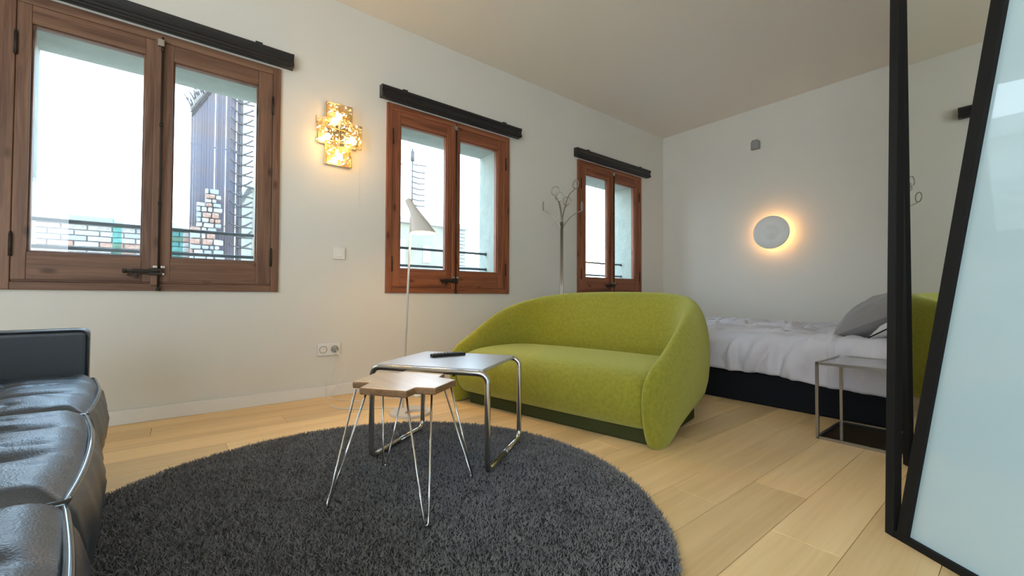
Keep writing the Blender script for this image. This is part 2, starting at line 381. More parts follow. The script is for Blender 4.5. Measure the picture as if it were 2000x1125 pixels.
# blind cassettes above the windows
for (xa, xb, lab) in ((-.86, .578, 'black blind cassette above the big nearest window, cut off by the frame'), (1.186, 2.56, 'black blind cassette above the middle window beside the crystal sconce'), (3.352, 4.705, 'black blind cassette above the farthest window near the room corner')):
    cx = (xa+xb)/2; L_ = xb-xa
    t = empty('blind_cassette', (cx, D, 2.24), 0, lab, 'blind', 'black blind cassettes over the three windows')
    prof = [(0, .0), (-.058, .0), (-.066, .006), (-.066, .02), (-.058, .032), (-.056, .05), (-.064, .064), (-.066, .078), (-.062, .086), (-.030, .092), (0, .095)]
    q = MB(); rings = [[Vector((x_, y_, z_)) for y_, z_ in prof] for x_ in (-L_/2+.004, L_/2-.004)]; q.loft(rings, sm=False); q.build('housing', BLACK, t, fix=True)
    for s_ in (-1, 1):
        q = MB(); rings = [[Vector((s_*L_/2-s_*x_, y_*1.03, z_*1.02-.001)) for y_, z_ in prof] for x_ in (0, .006)]; q.loft(rings, sm=False); q.build('end_cap', BLACK, t, fix=True)
        q = MB(); q.box((s_*L_*.36-.02, -.05, .09), (s_*L_*.36+.02, 0, .104)); q.build('bracket', BLACK, t, bevel=.003)
    q = MB(); q.box((-L_/2+.02, -.060, -.010), (L_/2-.02, -.05, .002)); q.build('bottom_rail', BLACK, t)

# ------------------------------------------------------------------ rug
RC, RR = (.497, 1.38), .955
rug = empty('round_rug', (RC[0], RC[1], 0), 0, 'large round charcoal shaggy rug on the wooden floor under the two small tables', 'rug')
q = MB(); q.lathe([(RR-.02, .001), (RR-.006, .004), (RR-.01, .010), (RR-.03, .012)], 128); q.build('backing', RUGB, rug)
NB = 230000
a = rng.uniform(0, 2*PI, NB); r_ = RR*np.sqrt(rng.uniform(0, 1, NB))*.998
cx_, cy_ = r_*np.cos(a), r_*np.sin(a)
th = rng.uniform(0, 2*PI, NB); lean = rng.uniform(.002, .011, NB); h_ = rng.uniform(.013, .024, NB); wd = rng.uniform(.0012, .0024, NB)
ph = rng.uniform(0, 2*PI, NB)
bx, by = np.cos(ph)*wd, np.sin(ph)*wd
V = np.zeros((NB, 4, 3)); 
V[:, 0] = np.stack([cx_-bx, cy_-by, np.full(NB, .008)], 1); V[:, 1] = np.stack([cx_+bx, cy_+by, np.full(NB, .008)], 1)
lx, ly = np.cos(th)*lean, np.sin(th)*lean
V[:, 2] = np.stack([cx_+bx*.8+lx*.6, cy_+by*.8+ly*.6, h_*.7], 1); V[:, 3] = np.stack([cx_-bx*.3+lx*1.4, cy_-by*.3+ly*1.4, h_], 1)
me = bpy.data.meshes.new('pile'); me.vertices.add(NB*4); me.vertices.foreach_set('co', V.reshape(-1))
me.loops.add(NB*4); me.loops.foreach_set('vertex_index', np.arange(NB*4, dtype=np.int32))
me.polygons.add(NB); me.polygons.foreach_set('loop_start', np.arange(0, NB*4, 4, dtype=np.int32)); me.polygons.foreach_set('loop_total', np.full(NB, 4, dtype=np.int32))
me.update(calc_edges=True); me.materials.append(RUG)
o = bpy.data.objects.new('pile', me); COL.objects.link(o); o.parent = rug; o['kind'] = 'stuff'

# ------------------------------------------------------------------ green sofa
SOFA = empty('curved_sofa', (1.645, 1.80, 0), math.atan2(-.982, .188), 'lime green wool two-seat sofa with a wraparound curved back on the wood floor', 'sofa')
# local x = along the sofa (towards the camera's right), local y = depth away from the viewer
SH = -.012
rows = {  # I, J, R, O, M, G for twelve stations from the front toe of the arm to the middle of the back
'I': [(.635,.10,.03),(.63,.10,.08),(.63,.10,.16),(.63,.12,.22),(.63,.16,.25),(.63,.22,.27),(.62,.32,.28),(.60,.44,.28),(.56,.56,.28),(.46,.63,.28),(.30,.66,.28),(0,.67,.28)],
'J': [(.648,-.01,.0),(.640,-.04,.08),(.640,-.07,.21),(.645,-.06,.30),(.650,.00,.355),(.650,.10,.40),(.655,.23,.48),(.645,.38,.57),(.60,.57,.64),(.50,.74,.685),(.33,.83,.705),(0,.86,.71)],
'R': [(.672,-.045,-.012),(.658,-.085,.07),(.66,-.115,.21),(.665,-.105,.31),(.675,-.035,.39),(.683,.09,.445),(.688,.23,.525),(.685,.40,.612),(.648,.63,.687),(.545,.82,.732),(.36,.90,.757),(0,.93,.765)],
'O': [(.71,-.025,-.012),(.705,-.06,.06),(.705,-.085,.20),(.715,-.075,.30),(.73,-.01,.37),(.742,.10,.42),(.747,.25,.49),(.742,.44,.57),(.705,.68,.64),(.585,.89,.69),(.38,.98,.712),(0,1.01,.72)],
'M': [(.725,.03,-.012),(.748,.06,.04),(.77,.10,.13),(.79,.16,.22),(.803,.24,.29),(.806,.33,.34),(.795,.46,.37),(.77,.60,.40),(.715,.82,.43),(.61,1.00,.44),(.41,1.11,.44),(0,1.13,.44)],
'G': [(.70,.12,.0),(.71,.18,.006),(.715,.26,.012),(.72,.34,.012),(.72,.42,.012),(.72,.50,.012),(.715,.60,.012),(.70,.72,.012),(.65,.86,.012),(.54,.95,.012),(.37,.98,.012),(0,.99,.012)]}
order = ['I', 'J', 'R', 'O', 'M', 'G']
cols = []
for k in range(12): cols.append([Vector(rows[r][k]) for r in order])
full = [[Vector((-p.x, p.y, p.z)) for p in c] for c in cols[:-1]]+cols[::-1]
# subdivide stations by spline to keep the curve even
dense = []
for r in range(6): dense.append(spline([c[r] for c in full], 2))
rings = [[dense[r][i] for r in range(6)] for i in range(len(dense[0]))]
q = MB(); q.loft([[Vector((v.x+SH, v.y, v.z)) for v in rg] for rg in rings]); shell = q.build('backrest_shell', GREEN, SOFA, sub=2, fix=True)
# seat cushion block
q = MB(); prof = [(.10, .06), (.0, .062), (-.055, .10), (-.085, .17), (-.078, .25), (-.04, .315), (.03, .35), (.14, .365), (.40, .365), (.66, .35), (.70, .30), (.70, .08)]
st = [(-.655, .93, -.03), (-.64, .985, -.008), (-.55, 1, 0), (-.2, 1, .004), (.2, 1, .004), (.55, 1, 0), (.64, .985, -.008), (.655, .93, -.03)]
rings = []
for x_, sc_, dz in st: rings.append([Vector((x_+SH, .30+(y_-.30)*sc_, .2+(z_-.2)*sc_+(dz if z_ > .2 else 0))) for y_, z_ in prof])
q.loft(rings); q.build('seat', GREEN, SOFA, sub=2, fix=True)
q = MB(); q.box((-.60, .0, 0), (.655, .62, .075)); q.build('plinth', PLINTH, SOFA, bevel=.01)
# fine seam where the arm pad folds
q = MB(); q.tube(spline([(.690+SH, -.072, .06), (.688+SH, -.108, .15), (.69+SH, -.118, .22), (.695+SH, -.105, .30)], 6), .0018, 6); q.build('seam', GREEN, SOFA)

# ------------------------------------------------------------------ chrome frame low table
TA = math.atan2(-.421, .285)
RZ = .019
lt = empty('tubular_table', (.971, 1.674, RZ), TA, 'low table with grey top and bent chrome tube frame in front of the green sofa', 'table')
tw, td, th_ = .262, .215, .402; rt = .0115
q = MB()
for s_ in (-1, 1):
    y_ = s_*td
    q.tube(rounded_path([(-tw, y_*.0, rt), (-tw, y_, rt), (-tw, y_, th_-rt), (tw, y_, th_-rt), (tw, y_, rt), (tw, 0, rt)], .042, 8), rt, 14)
q.build('tube_frame', CHROME, lt)
q = MB(); q.box((-tw+.022, -td+.006, th_-.010), (tw-.022, td-.006, th_+.004)); q.build('tabletop', TABLE, lt, bevel=.003)
for s_ in (-1, 1):
    for x_ in (-.10, .12):
        q = MB(); q.tube([(x_, s_*(td+.003), th_-.022), (x_, s_*(td+.003), th_-.028)], .006, 8); q.build('screw', BLACK, lt)
# remote on it
ra_ = math.atan2(-.04, .19)
rc_ = empty('remote_control', (1.01, 1.765, RZ+th_+.0045), math.radians(-7), 'slim black remote control lying on the grey topped chrome table', 'remote')
q = MB(); q.box((-.085, -.019, 0), (.085, .019, .014)); q.build('body', RUBBER, rc_, bevel=.005, seg=3)
for i in range(7):
    for j in (-1, 0, 1):
        q = MB(); q.box((-.062+i*.016-.0045, j*.0105-.0035, .0135), (-.062+i*.016+.0045, j*.0105+.0035, .0160)); q.build('button', REMK, rc_)

# ------------------------------------------------------------------ plywood stool
poly = [(.486,1.528),(.531,1.482),(.473,1.416),(.575,1.272),(.624,1.305),(.670,1.255),(.801,1.340),(.776,1.421),(.829,1.473),(.736,1.631),(.686,1.596),(.633,1.671)]
pc = (.648, 1.445)
stl = empty('plywood_stool', (pc[0], pc[1], RZ), 0, 'small notched light plywood stool with four thin hairpin legs on the rug', 'stool')
pl_ = [(x-pc[0], y-pc[1]) for x, y in poly]
q = MB(); q.prism(pl_, .362, .386, 1, 0); q.build('seat', [PLY, PLYE], stl, bevel=.006, seg=3, fix=True)
feet = [(.388, 1.449), (.588, 1.151), (.880, 1.354), (.663, 1.662)]
tops = [((.492, 1.505), (.492, 1.405)), ((.585, 1.290), (.668, 1.275)), ((.785, 1.352), (.805, 1.455)), ((.728, 1.610), (.645, 1.648))]
for (fx, fy), (ta, tb) in zip(feet, tops):
    f = Vector((fx-pc[0], fy-pc[1], .004)); A = Vector((ta[0]-pc[0], ta[1]-pc[1], .363)); B = Vector((tb[0]-pc[0], tb[1]-pc[1], .363))
    dr = (A-B).normalized()*.007
    q = MB(); q.tube([A, f+dr+Vector((0, 0, .010)), f+dr*.6+Vector((0, 0, .002)), f-dr*.6+Vector((0, 0, .002)), f-dr+Vector((0, 0, .010)), B], .0034, 10)
    q.build('hairpin_leg', CHROME, stl)

# ------------------------------------------------------------------ white floor lamp
lp = empty('floor_lamp', (1.11, 2.388, 0), 0, 'slim off-white floor lamp with tilted cone shade before the middle window', 'lamp')
n = 48; oc = [(.125*math.cos(2*PI*k/n), .125*math.sin(2*PI*k/n)) for k in range(n)]; hc = [(.012+.066*math.cos(2*PI*k/n), -.052+.066*math.sin(2*PI*k/n)) for k in range(n)]
q = MB()
ringO0 = [Vector((x, y, 0)) for x, y in oc]; ringO1 = [Vector((x, y, .012)) for x, y in oc]; ringO2 = [Vector((x*.97, y*.97, .017)) for x, y in oc]
ringH1 = [Vector((x, y, .017)) for x, y in hc]; ringH0 = [Vector((x, y, 0)) for x, y in hc]
q.loft([ringO0, ringO1, ringO2, ringH1, ringH0, ringO0], cap0=False, cap1=False, sm=False); q.build('base', LAMPW, lp, fix=True)
P0 = Vector((-.008, .095, .010)); P1 = Vector((1.132-1.11, 2.455-2.388, 1.205))
q = MB(); q.tube([P0, P0*.2+P1*.8, P1], .0068, 12); q.build('pole', LAMPW, lp)
# shade: skewed cone, centres and radii along its axis
ex = Vector((.784, -.62, 0))
def lr(c, r, tilt, n=40):
    """ring of radius r tilted in the lamp's plane"""
    c = Vector(c)-Vector((1.11, 2.388, 0)); ax = (ex*math.cos(tilt)+Vector((0, 0, 1))*math.sin(tilt)); ay = Vector((.62, .784, 0))
    return [c+ax*r*math.cos(2*PI*k/n)+ay*r*math.sin(2*PI*k/n) for k in range(n)]
c0 = Vector((1.117, 2.466, 1.309))
cs = [((1.113, 2.469, 1.317), .004, .55), ((1.114, 2.468, 1.316), .018, .55), ((1.118, 2.465, 1.309), .021, .52), ((1.140, 2.448, 1.262), .024, .48), ((1.150, 2.440, 1.235), .030, .40), ((1.164, 2.431, 1.196), .046, .22), ((1.181, 2.419, 1.150), .064, .08), ((1.196, 2.408, 1.107), .081, 0)]
q = MB(); q.loft([lr(*c) for c in cs], cap1=False); shd = q.build('shade', LAMPW, lp, fix=True)
q = MB(); q.loft([lr(c, max(r-.003, .002), t_) for c, r, t_ in cs[3:]], cap1=False); q.build('shade_lining', LAMPI, shd)
q = MB(); bc = Vector((1.172, 2.425, 1.165))-Vector((1.11, 2.388, 0)); q.lathe([(.004, .03), (.02, .022), (.027, .0), (.02, -.02), (.004, -.028)], 20, bc); q.build('bulb', BULB, lp)
L1 = bpy.data.lights.new('lamp_light', 'POINT'); L1.energy = 7; L1.color = WARM; L1.shadow_soft_size = .03
lo = bpy.data.objects.new('lamp_light', L1); COL.objects.link(lo); lo.location = (1.176, 2.422, 1.128)

# ------------------------------------------------------------------ switch, sockets, cables
sw = empty('light_switch', (.896, D-.008, 1.016), 0, 'white light switch plate on the wall under the crystal sconce', 'switch')
q = MB(); q.box((-.042, -.009, -.042), (.042, 0, .042)); q.build('plate', PLASTIC, sw, bevel=.003)
q = MB(); q.box((-.026, -.0125, -.026), (.026, -.008, .026)); q.build('rocker', WHITE, sw, bevel=.002)
so = empty('wall_socket', (.835, D-.008, .331), 0, 'white double wall socket low on the wall with one plug in it', 'socket')
q = MB(); q.box((-.078, -.009, -.042), (.078, 0, .042)); q.build('plate', PLASTIC, so, bevel=.003)
for x_ in (-.038, .038):
    q = MB(); n = 32
    q.loft([[Vector((x_+r*math.cos(2*PI*k/n), y_, r*math.sin(2*PI*k/n))) for k in range(n)] for r, y_ in ((.026, -.009), (.0255, -.0115), (.0225, -.0115), (.020, -.0015))], cap0=False); s_ = q.build('outlet_ring', GREYBOX, so, fix=True)
    for dx in (-.009, .009):
        q = MB(); q.tube([(x_+dx, -.0045, 0), (x_+dx, -.0025, 0)], .0032, 8); q.build('pin_hole', RUBBER, s_)
pg = empty('plug_cable', (.873, D-.017, .331), 0, 'thin white lamp cable with a plug running from the socket across the floor', 'cable')
q = MB(); q.lathe([(.019, 0), (.019, .012), (.013, .026), (.006, .034)], 20); pgo = q.build('plug', GREYBOX, pg); pgo.rotation_euler = (PI/2, 0, 0); pgo.location = (0, 0, 0)
def W(x, y, z): return (x-.873, y-(D-.017), z-.331)
q = MB(); q.tube(spline([W(.873, D-.048, .331), W(.90, 3.07, .27), W(.925, 3.05, .20), W(.90, 3.04, .13), (W(.83, 3.03, .06)), W(.79, 3.00, .012), W(.77, 2.88, .004), W(.79, 2.76, .004), W(.87, 2.68, .004), W(.95, 2.63, .004), W(1.02, 2.60, .004), W(1.09, 2.53, .004), W(1.10, 2.50, .015)], 8), .0026, 8); q.build('cord', PLASTIC, pg)
pk = empty('foot_switch', (1.339, 2.756, 0), 0, 'small round white foot switch on the floor with a cord up the wall', 'foot switch')
q = MB(); q.lathe([(.034, 0), (.036, .006), (.033, .016), (.02, .020)], 28); q.build('body', PLASTIC, pk)
q = MB(); q.lathe([(.012, .019), (.012, .024), (.008, .026)], 20); q.build('button', WHITE, pk)
q = MB(); q.tube(spline([(x-1.339, y-2.756, z) for x, y, z in ((.868, D-.026, .300), (.872, D-.024, .23), (.84, D-.024, .14), (.815, D-.030, .095), (.81, D-.032, .05), (.82, 3.10, .004), (.86, 2.98, .004), (1.0, 2.84, .004), (1.2, 2.78, .004), (1.305, 2.76, .006))], 8), .0024, 8); q.build('cord', PLASTIC, pk)

# ------------------------------------------------------------------ crystal wall sconce
sc_ = empty('crystal_sconce', (.872, D-.008, 1.86), 0, 'glowing crystal and gilt wall sconce in a cross shape between two windows', 'wall lamp')
q = MB(); q.box((-.085, -.02, -.215), (.085, 0, .215)); q.box((-.13, -.02, -.075), (.135, 0, .085)); q.build('back_plate', GOLD, sc_, bevel=.002)
def crystal(cx, cz, s):
    """star-cut square crystal tile: raised facets round a sunken centre"""
    q = MB(); y0 = -.066; R_ = []
    n = 16
    def ring(rad, y, odd):
        out = []
        for k in range(n):
            a = 2*PI*k/n+PI/n*odd; sq = 1/max(abs(math.cos(a)), abs(math.sin(a)))
            rr = rad*(sq if rad > s*.8 else (1+.35*(k % 2)))
            out.append(Vector((cx+rr*math.cos(a), y, cz+rr*math.sin(a))))
        return out
    q.loft([ring(s*.98, y0+.014, 0), ring(s, y0, 0), ring(s*.62, y0-.020, 0), ring(s*.36, y0-.006, 0), ring(s*.12, y0-.016, 0)], sm=False)
    return q
for cx, cz in ((-.045, .165), (.045, .165), (-.045, .075), (.045, .075), (-.045, -.015), (.045, -.015), (-.045, -.105), (.045, -.105), (-.045, -.185), (.045, -.185), (-.118, .04), (-.118, -.04), (.12, .05), (.12, -.03)):
    c_ = crystal(cx, cz, .040).build('crystal', CRYSTAL, sc_, fix=True)
    c_.rotation_euler = (0, 0, 0)
q = MB()
for x_ in (-.087, 0, .087):
    q.tube([(x_, -.062, -.228), (x_, -.062, .212)], .0028, 6)
for z_ in (.21, .12, .03, -.06, -.145, -.228): q.tube([(-.087, -.062, z_), (.087, -.062, z_)], .0028, 6)
for s_ in (-1, 1):
    for z_ in (.09, .0, -.083): q.tube([(s_*.087, -.062, z_), (s_*.155, -.062, z_)], .0028, 6)
    q.tube([(s_*.155, -.062, -.083), (s_*.155, -.062, .09)], .0028, 6)
    for z_ in (-.22, .20): q.tube([(s_*.08, -.062, z_), (s_*.08, -.01, z_)], .003, 6)
q.build('gilt_frame', GOLD, sc_)
for k, (bx_, bz_) in enumerate(((-.010, .112), (-.085, -.045), (.082, -.032), (-.003, -.170))):
    q = MB(); q.lathe([(.004, .022), (.015, .016), (.020, 0), (.015, -.016), (.004, -.022)], 16, (bx_, -.088, bz_)); q.build('bulb', BULB, sc_)
    L1 = bpy.data.lights.new('sconce_light', 'POINT'); L1.energy = 1.1; L1.color = WARM; L1.shadow_soft_size = .03
    lo = bpy.data.objects.new('sconce_light', L1); COL.objects.link(lo); lo.location = (.872+bx_, D-.008-.118, 1.86+bz_)

# ------------------------------------------------------------------ coat stand
cs_ = empty('coat_stand', (2.95, 2.935, 0), 0, 'slender chrome coat stand with curled ring hooks behind the green sofa', 'coat stand')
q = MB(); q.lathe([(.15, 0), (.15, .008), (.14, .014), (.03, .02)], 40); q.build('base', CHROME, cs_)
q = MB(); 
for k in range(3):
    a = 2*PI*k/3+.4; q.tube([(.009*math.cos(a), .009*math.sin(a), .015), (.009*math.cos(a), .009*math.sin(a), 1.45)], .0085, 10)
q.build('pole', DCHROME, cs_)
for k, (az, rad, zb, zt, ring_z) in enumerate(((-38, .185, 1.30, 1.515, 1.56), (142, .175, 1.30, 1.515, 1.56), (212, .12, 1.38, 1.58, 1.66), (196, .125, 1.40, 1.63, 1.70), (22, .12, 1.38, 1.585, 1.64), (-5, .17, 1.42, 1.745, 1.80))):
    rad, zb, zt = rad*1.06, .71+(zb-.71)*1.06, .71+(zt-.71)*1.06
    a = math.radians(az); d_ = Vector((math.cos(a), math.sin(a), 0))
    q = MB(); Z = Vector((0, 0, 1)); tg = Vector((-math.sin(a), math.cos(a), 0)); rr = .042
    pts = spline([Z*zb, Z*(zb+.06)+d_*.012, d_*rad*.45+Z*(zb+(zt-zb)*.72), d_*rad+Z*zt], 8)
    q.tube(pts, [.0075-.003*i/(len(pts)-1) for i in range(len(pts))], 8)
    q.tube([d_*rad+Z*(zt+rr)+tg*rr*math.cos(t_)+Z*rr*math.sin(t_) for t_ in [2*PI*i/28-PI/2 for i in range(28)]], .0048, 8, closed=True)
    q.build('hook_arm', DCHROME, cs_)

# ------------------------------------------------------------------ bed
BX0, BX1, BY0, BY1 = 3.02, 4.62, .26, 2.47
bed = empty('bed', ((BX0+BX1)/2, (BY0+BY1)/2, 0), 0, 'low double bed with a black upholstered base against the far wall', 'bed')
hx, hy = (BX1-BX0)/2, (BY1-BY0)/2
q = MB(); q.box((-hx, -hy, .0), (hx, hy, .205)); q.build('base', BEDBLK, bed, bevel=.012, seg=3)
q = MB(); q.box((-hx+.02, -hy+.01, .205), (hx-.02, hy-.01, .415)); q.build('mattress', SHEET, bed, bevel=.04, seg=4)
# duvet: draped sheet with wrinkles, hanging over the front side
def fbm(x, y, seed, oct=5):
    r = np.random.default_rng(seed); z = np.zeros_like(x); amp = 1; f = 2.0
    for i in range(oct):
        for k in range(3):
            a = r.uniform(0, 2*PI); p = r.uniform(0, 2*PI); z += amp*np.sin((x*np.cos(a)+y*np.sin(a))*f+p+1.5*np.sin(x*f*.7+y*f*.5+p))
        amp *= .5; f *= 1.9
    return z/3
nu, nv = 130, 190
uu = np.linspace(0, 1, nu); vv = np.linspace(0, 1, nv)
U_, V_ = np.meshgrid(uu, vv, indexing='ij')
yy = (BY0+.12)+V_*(BY1+.02-BY0-.12)
drop = .255; top_w = BX1-BX0+.05; tot = drop+top_w+.12; s_ = U_*tot
r0 = .085
xx = np.zeros_like(s_); zz = np.zeros_like(s_); ztop = .475
nfx = BX0-.035
a_ = np.clip((s_-(drop-r0*.8))/(r0*1.57), 0, 1)*PI/2
low = s_ < (drop-r0*.8)
xx = np.where(low, nfx, nfx+r0*(1-np.cos(a_))+np.clip(s_-(drop-r0*.8)-r0*1.57, 0, 9))
zb_ = ztop-r0-(drop-r0*.8)
zz = np.where(low, zb_+s_, ztop-r0+r0*np.sin(a_))
wr = fbm(xx*2.2, yy*2.2, 3, 4)*.014+fbm(xx*9+s_*5, yy*3, 5, 3)*.006
for sd, fx, fy, am in ((21, 2.0, 5.5, .020), (22, 4.5, 3.0, .014), (23, 7, 10, .008)):   # soft ridged creases
    rg = np.abs(fbm(xx*fx+s_*1.5, yy*fy, sd, 3)); wr += am*np.exp(-(rg/.22)**2)-am*.4
ridge = np.abs(fbm(xx*3.5+s_*2, yy*6, 11, 3))
wr += -.016*np.exp(-(ridge/.16)**2)
topness = np.clip((s_-drop*.6)/.2, 0, 1)
zz += wr*topness*1.0+topness*.018*np.sin((xx-nfx)*PI/1.6)
# side: pull-in folds along the hem
side = 1-topness
xx += side*(-wr*1.5+.012*np.sin(yy*9+fbm(yy*3, yy, 2, 2))*(1-s_/drop))-side*.02*np.sin(np.clip(s_/drop, 0, 1)*PI)
zz += side*(.012*np.sin(yy*5.3+1)+.006*np.sin(yy*13))*(1-np.clip(s_/drop, 0, 1))
# hem hangs a little lower near the head end
zz -= side*(1-np.clip(s_/drop, 0, 1))*.025*np.clip((.9-yy)/.4, 0, 1)
xx = np.minimum(xx, BX1+.03)
xx = np.where(s_ < drop*.8, np.minimum(xx, BX0-.016), xx)   # the drop stays outside the mattress and base
zz = np.where(s_ > drop+.05, np.maximum(zz, .438), zz)
q = MB(); q.grid(np.stack([xx, yy, zz], -1))
dv = q.build('duvet', DUVET); md = dv.modifiers.new('thick', 'SOLIDIFY'); md.thickness = .012; md.offset = 0
tag(dv, 'rumpled pale grey duvet spread over the low bed and hanging down its side', 'duvet')
def pillow(name, mat_, loc, rot, sx, sy, sz, label, seed):
    t = empty(name, loc, 0, label, 'pillow'); t.rotation_euler = rot
    n1, n2 = 44, 34; P = []
    for sgn in (1, -1):
        u_, v_ = np.meshgrid(np.linspace(-1, 1, n1), np.linspace(-1, 1, n2), indexing='ij')
        px_ = u_*(1-.07*(1-v_**2)*np.abs(u_)**3)*sx; py_ = v_*(1-.07*(1-u_**2)*np.abs(v_)**3)*sy
        e_ = np.clip(1-np.abs(u_)**2.6, 0, 1)**.55*np.clip(1-np.abs(v_)**2.6, 0, 1)**.55
        pz_ = sgn*e_*(sz+fbm(u_*3, v_*3, seed, 3)*.010)-np.abs(fbm(u_*4+v_, v_*3, seed+2, 3))*.012*e_*sgn
        P.append(np.stack([px_, py_, pz_], -1))
    q = MB(); q.grid(P[0]); q.grid(P[1][:, ::-1]); q.build('cushion', mat_, t)
    q = MB(); c = .97; 
    pts = [(sx*c*(1-.05*(1-t_**2)), sy*c*t_, 0) for t_ in np.linspace(-1, 1, 12)]+[(sx*c*t_, sy*c*(1-.05*(1-t_**2)), 0) for t_ in np.linspace(1, -1, 14)]+[(-sx*c*(1-.05*(1-t_**2)), sy*c*t_, 0) for t_ in np.linspace(1, -1, 12)]+[(sx*c*t_, -sy*c*(1-.05*(1-t_**2)), 0) for t_ in np.linspace(-1, 1, 14)]
    q.tube(pts, .004, 6, closed=True); q.build('piping', BEDBLK if mat_ is PILLOW2 else mat_, t)
    return t
pillow('bed_pillow', PILLOW, (3.64, .60, .622), (math.radians(-27), math.radians(-3), math.radians(6)), .37, .31, .125, 'plump mid-grey pillow leaning at the head of the bed', 4)
pillow('bed_pillow', PILLOW2, (3.14, .455, .580), (math.radians(-34), math.radians(0), math.radians(-6)), .14, .17, .045, 'small pale pillow at the bed corner beside the side table', 9)

# ------------------------------------------------------------------ side table
stb = empty('side_table', (2.745, .510, 0), 0, 'thin square silver metal side table with glass shelves beside the bed', 'side table')
hw = .205; hh = .385; t_ = .0065
for z_, nm_ in ((t_, 'bottom_frame'), (hh-t_, 'top_frame')):
    q = MB()
    for s_ in (-1, 1):
        q.box((-hw, s_*hw-t_, z_-t_), (hw, s_*hw+t_, z_+t_)); q.box((s_*hw-t_, -hw, z_-t_), (s_*hw+t_, hw, z_+t_))
    q.build(nm_, DCHROME, stb)
for sx in (-1, 1):
    for sy in (-1, 1):
        q = MB(); q.box((sx*hw-t_, sy*hw-t_, 0), (sx*hw+t_, sy*hw+t_, hh)); q.build('leg', DCHROME, stb)
for z_, nm_ in ((hh-.004, 'top_pane'), (.012, 'shelf_pane')):
    q = MB(); q.box((-hw+t_, -hw+t_, z_-.004), (hw-t_, hw-t_, z_)); q.build(nm_, SMOKE, stb)

# ------------------------------------------------------------------ round wall lamp, sensor box
rl = empty('round_wall_lamp', (X1, 1.805, 1.412), 0, 'white round disc wall lamp with warm halo above the bed', 'wall lamp')
def yl(prof, n=48): return [[Vector((-d_, r*math.cos(2*PI*k/n), r*math.sin(2*PI*k/n))) for k in range(n)] for r, d_ in prof]
q = MB(); q.loft(yl([(.176, .095), (.178, .108), (.172, .114), (.10, .108), (.068, .104), (.060, .112), (.048, .116), (.03, .121), (.012, .125), (.002, .126)])); q.build('disc', PLASTIC, rl, fix=True)
q = MB(); q.loft(yl([(.055, 0), (.055, .09)])); q.build('wall_mount', WHITE, rl, fix=True)
q = MB(); n = 48
q.tube([Vector((-.078, .12*math.cos(2*PI*k/n), .12*math.sin(2*PI*k/n))) for k in range(n)], .008, 8, closed=True); q.build('light_ring', mat('warm_led_ring', (1, .8, .5), .5, emit=((1, .50, .16), 26)), rl)
sn = empty('wall_sensor', (X1, 1.987, 2.43), 0, 'small grey box mounted high on the far wall above the round lamp', 'sensor')
q = MB(); q.prism([(-.03, -.045), (0, -.045), (0, .045), (-.03, .045), (-.055, .03), (-.055, -.03)], -.05, .04); q.build('housing', GREYBOX, sn, bevel=.006, fix=True)
q = MB(); q.box((-.05, -.03, .04), (-.005, .03, .052)); q.build('lid', GREYBOX, sn, bevel=.003)

# ------------------------------------------------------------------ standing mirror (behind) and the frosted panel (front)
ang = math.radians(44.3)
mr = empty('standing_mirror', (2.435, .380, 0), ang+PI, 'tall black framed standing mirror reflecting the green sofa, beside the side table', 'mirror')
mw, mh = .85, 2.2; fr = .034                     # local x runs along the mirror, local y points behind the glass... 
q = MB(); q.box((0, 0, .0), (fr, .03, mh)); q.box((mw-fr, 0, 0), (mw, .03, mh)); q.box((fr, 0, 0), (mw-fr, .03, .040)); q.box((fr, 0, mh-fr), (mw-fr, .03, mh)); q.build('frame', STEEL, mr, bevel=.002)
q = MB(); q.box((fr-.004, .010, .036), (mw-fr+.004, .014, mh-fr+.004)); q.build('glass', MIRROR, mr)
q = MB(); q.box((fr, .016, .02), (mw-fr, .026, mh-fr)); q.build('back_board', STEEL, mr)

# panel: lower corner on the floor, its plane leaning slightly into the room
m_, e_ = math.radians(56), math.radians(-3)
PA = Vector((1.684, .276, 0))
ud = -Vector((math.cos(m_), math.sin(m_), 0))                       # along the base, towards the viewer
nn = Vector((-math.sin(m_)*math.cos(e_), math.cos(m_)*math.cos(e_), math.sin(e_)))
if nn.dot(Vector((-1, 1, 0))) < 0: nn = -nn
up = nn.cross(ud); up = up if up.z > 0 else -up
fp = empty('frosted_panel', PA, 0, 'leaning frosted glass panel in a black steel frame at the right edge', 'glass panel')
shear = .222                                                        # stile leans forward in the panel's plane
def PP(a_, h_, d_=0): return ud*a_+up*h_+nn*d_
def bar(q, p, r_, w_, d_, mi=0):
    """rectangular bar between panel coordinates p=(a,h) and r=(a,h), width w along the panel, depth d"""
    vs = []
    for (a_, h_) in (p, r_):
        for (aw, dd) in ((0, -d_/2), (w_, -d_/2), (w_, d_/2), (0, d_/2)): vs.append(PP(a_+aw, h_, dd))
    q.add(vs, [(0,1,2,3),(7,6,5,4),(0,4,5,1),(1,5,6,2),(2,6,7,3),(3,7,4,0)], mi)
TH = 2.25; LEN = 1.1
q = MB(); bar(q, (.004, .0), (.004+shear*TH, TH), .030, .026); q.build('slanted_stile', STEEL, fp, bevel=.0015, fix=True)
q = MB(); vs = [PP(a_, h_, d_) for h_ in (.0, .022) for a_, d_ in ((-.015, -.014), (LEN+.3, -.014), (LEN+.3, .014), (-.015, .014))]
q.add(vs, [(0,3,2,1),(4,5,6,7),(0,1,5,4),(1,2,6,5),(2,3,7,6),(3,0,4,7)]); q.build('bottom_rail', STEEL, fp, bevel=.0015, fix=True)
q = MB(); vs = [PP(a_, h_, d_) for h_ in (TH, TH+.03) for a_, d_ in ((-.03, -.014), (LEN+.8, -.014), (LEN+.8, .014), (-.03, .014))]
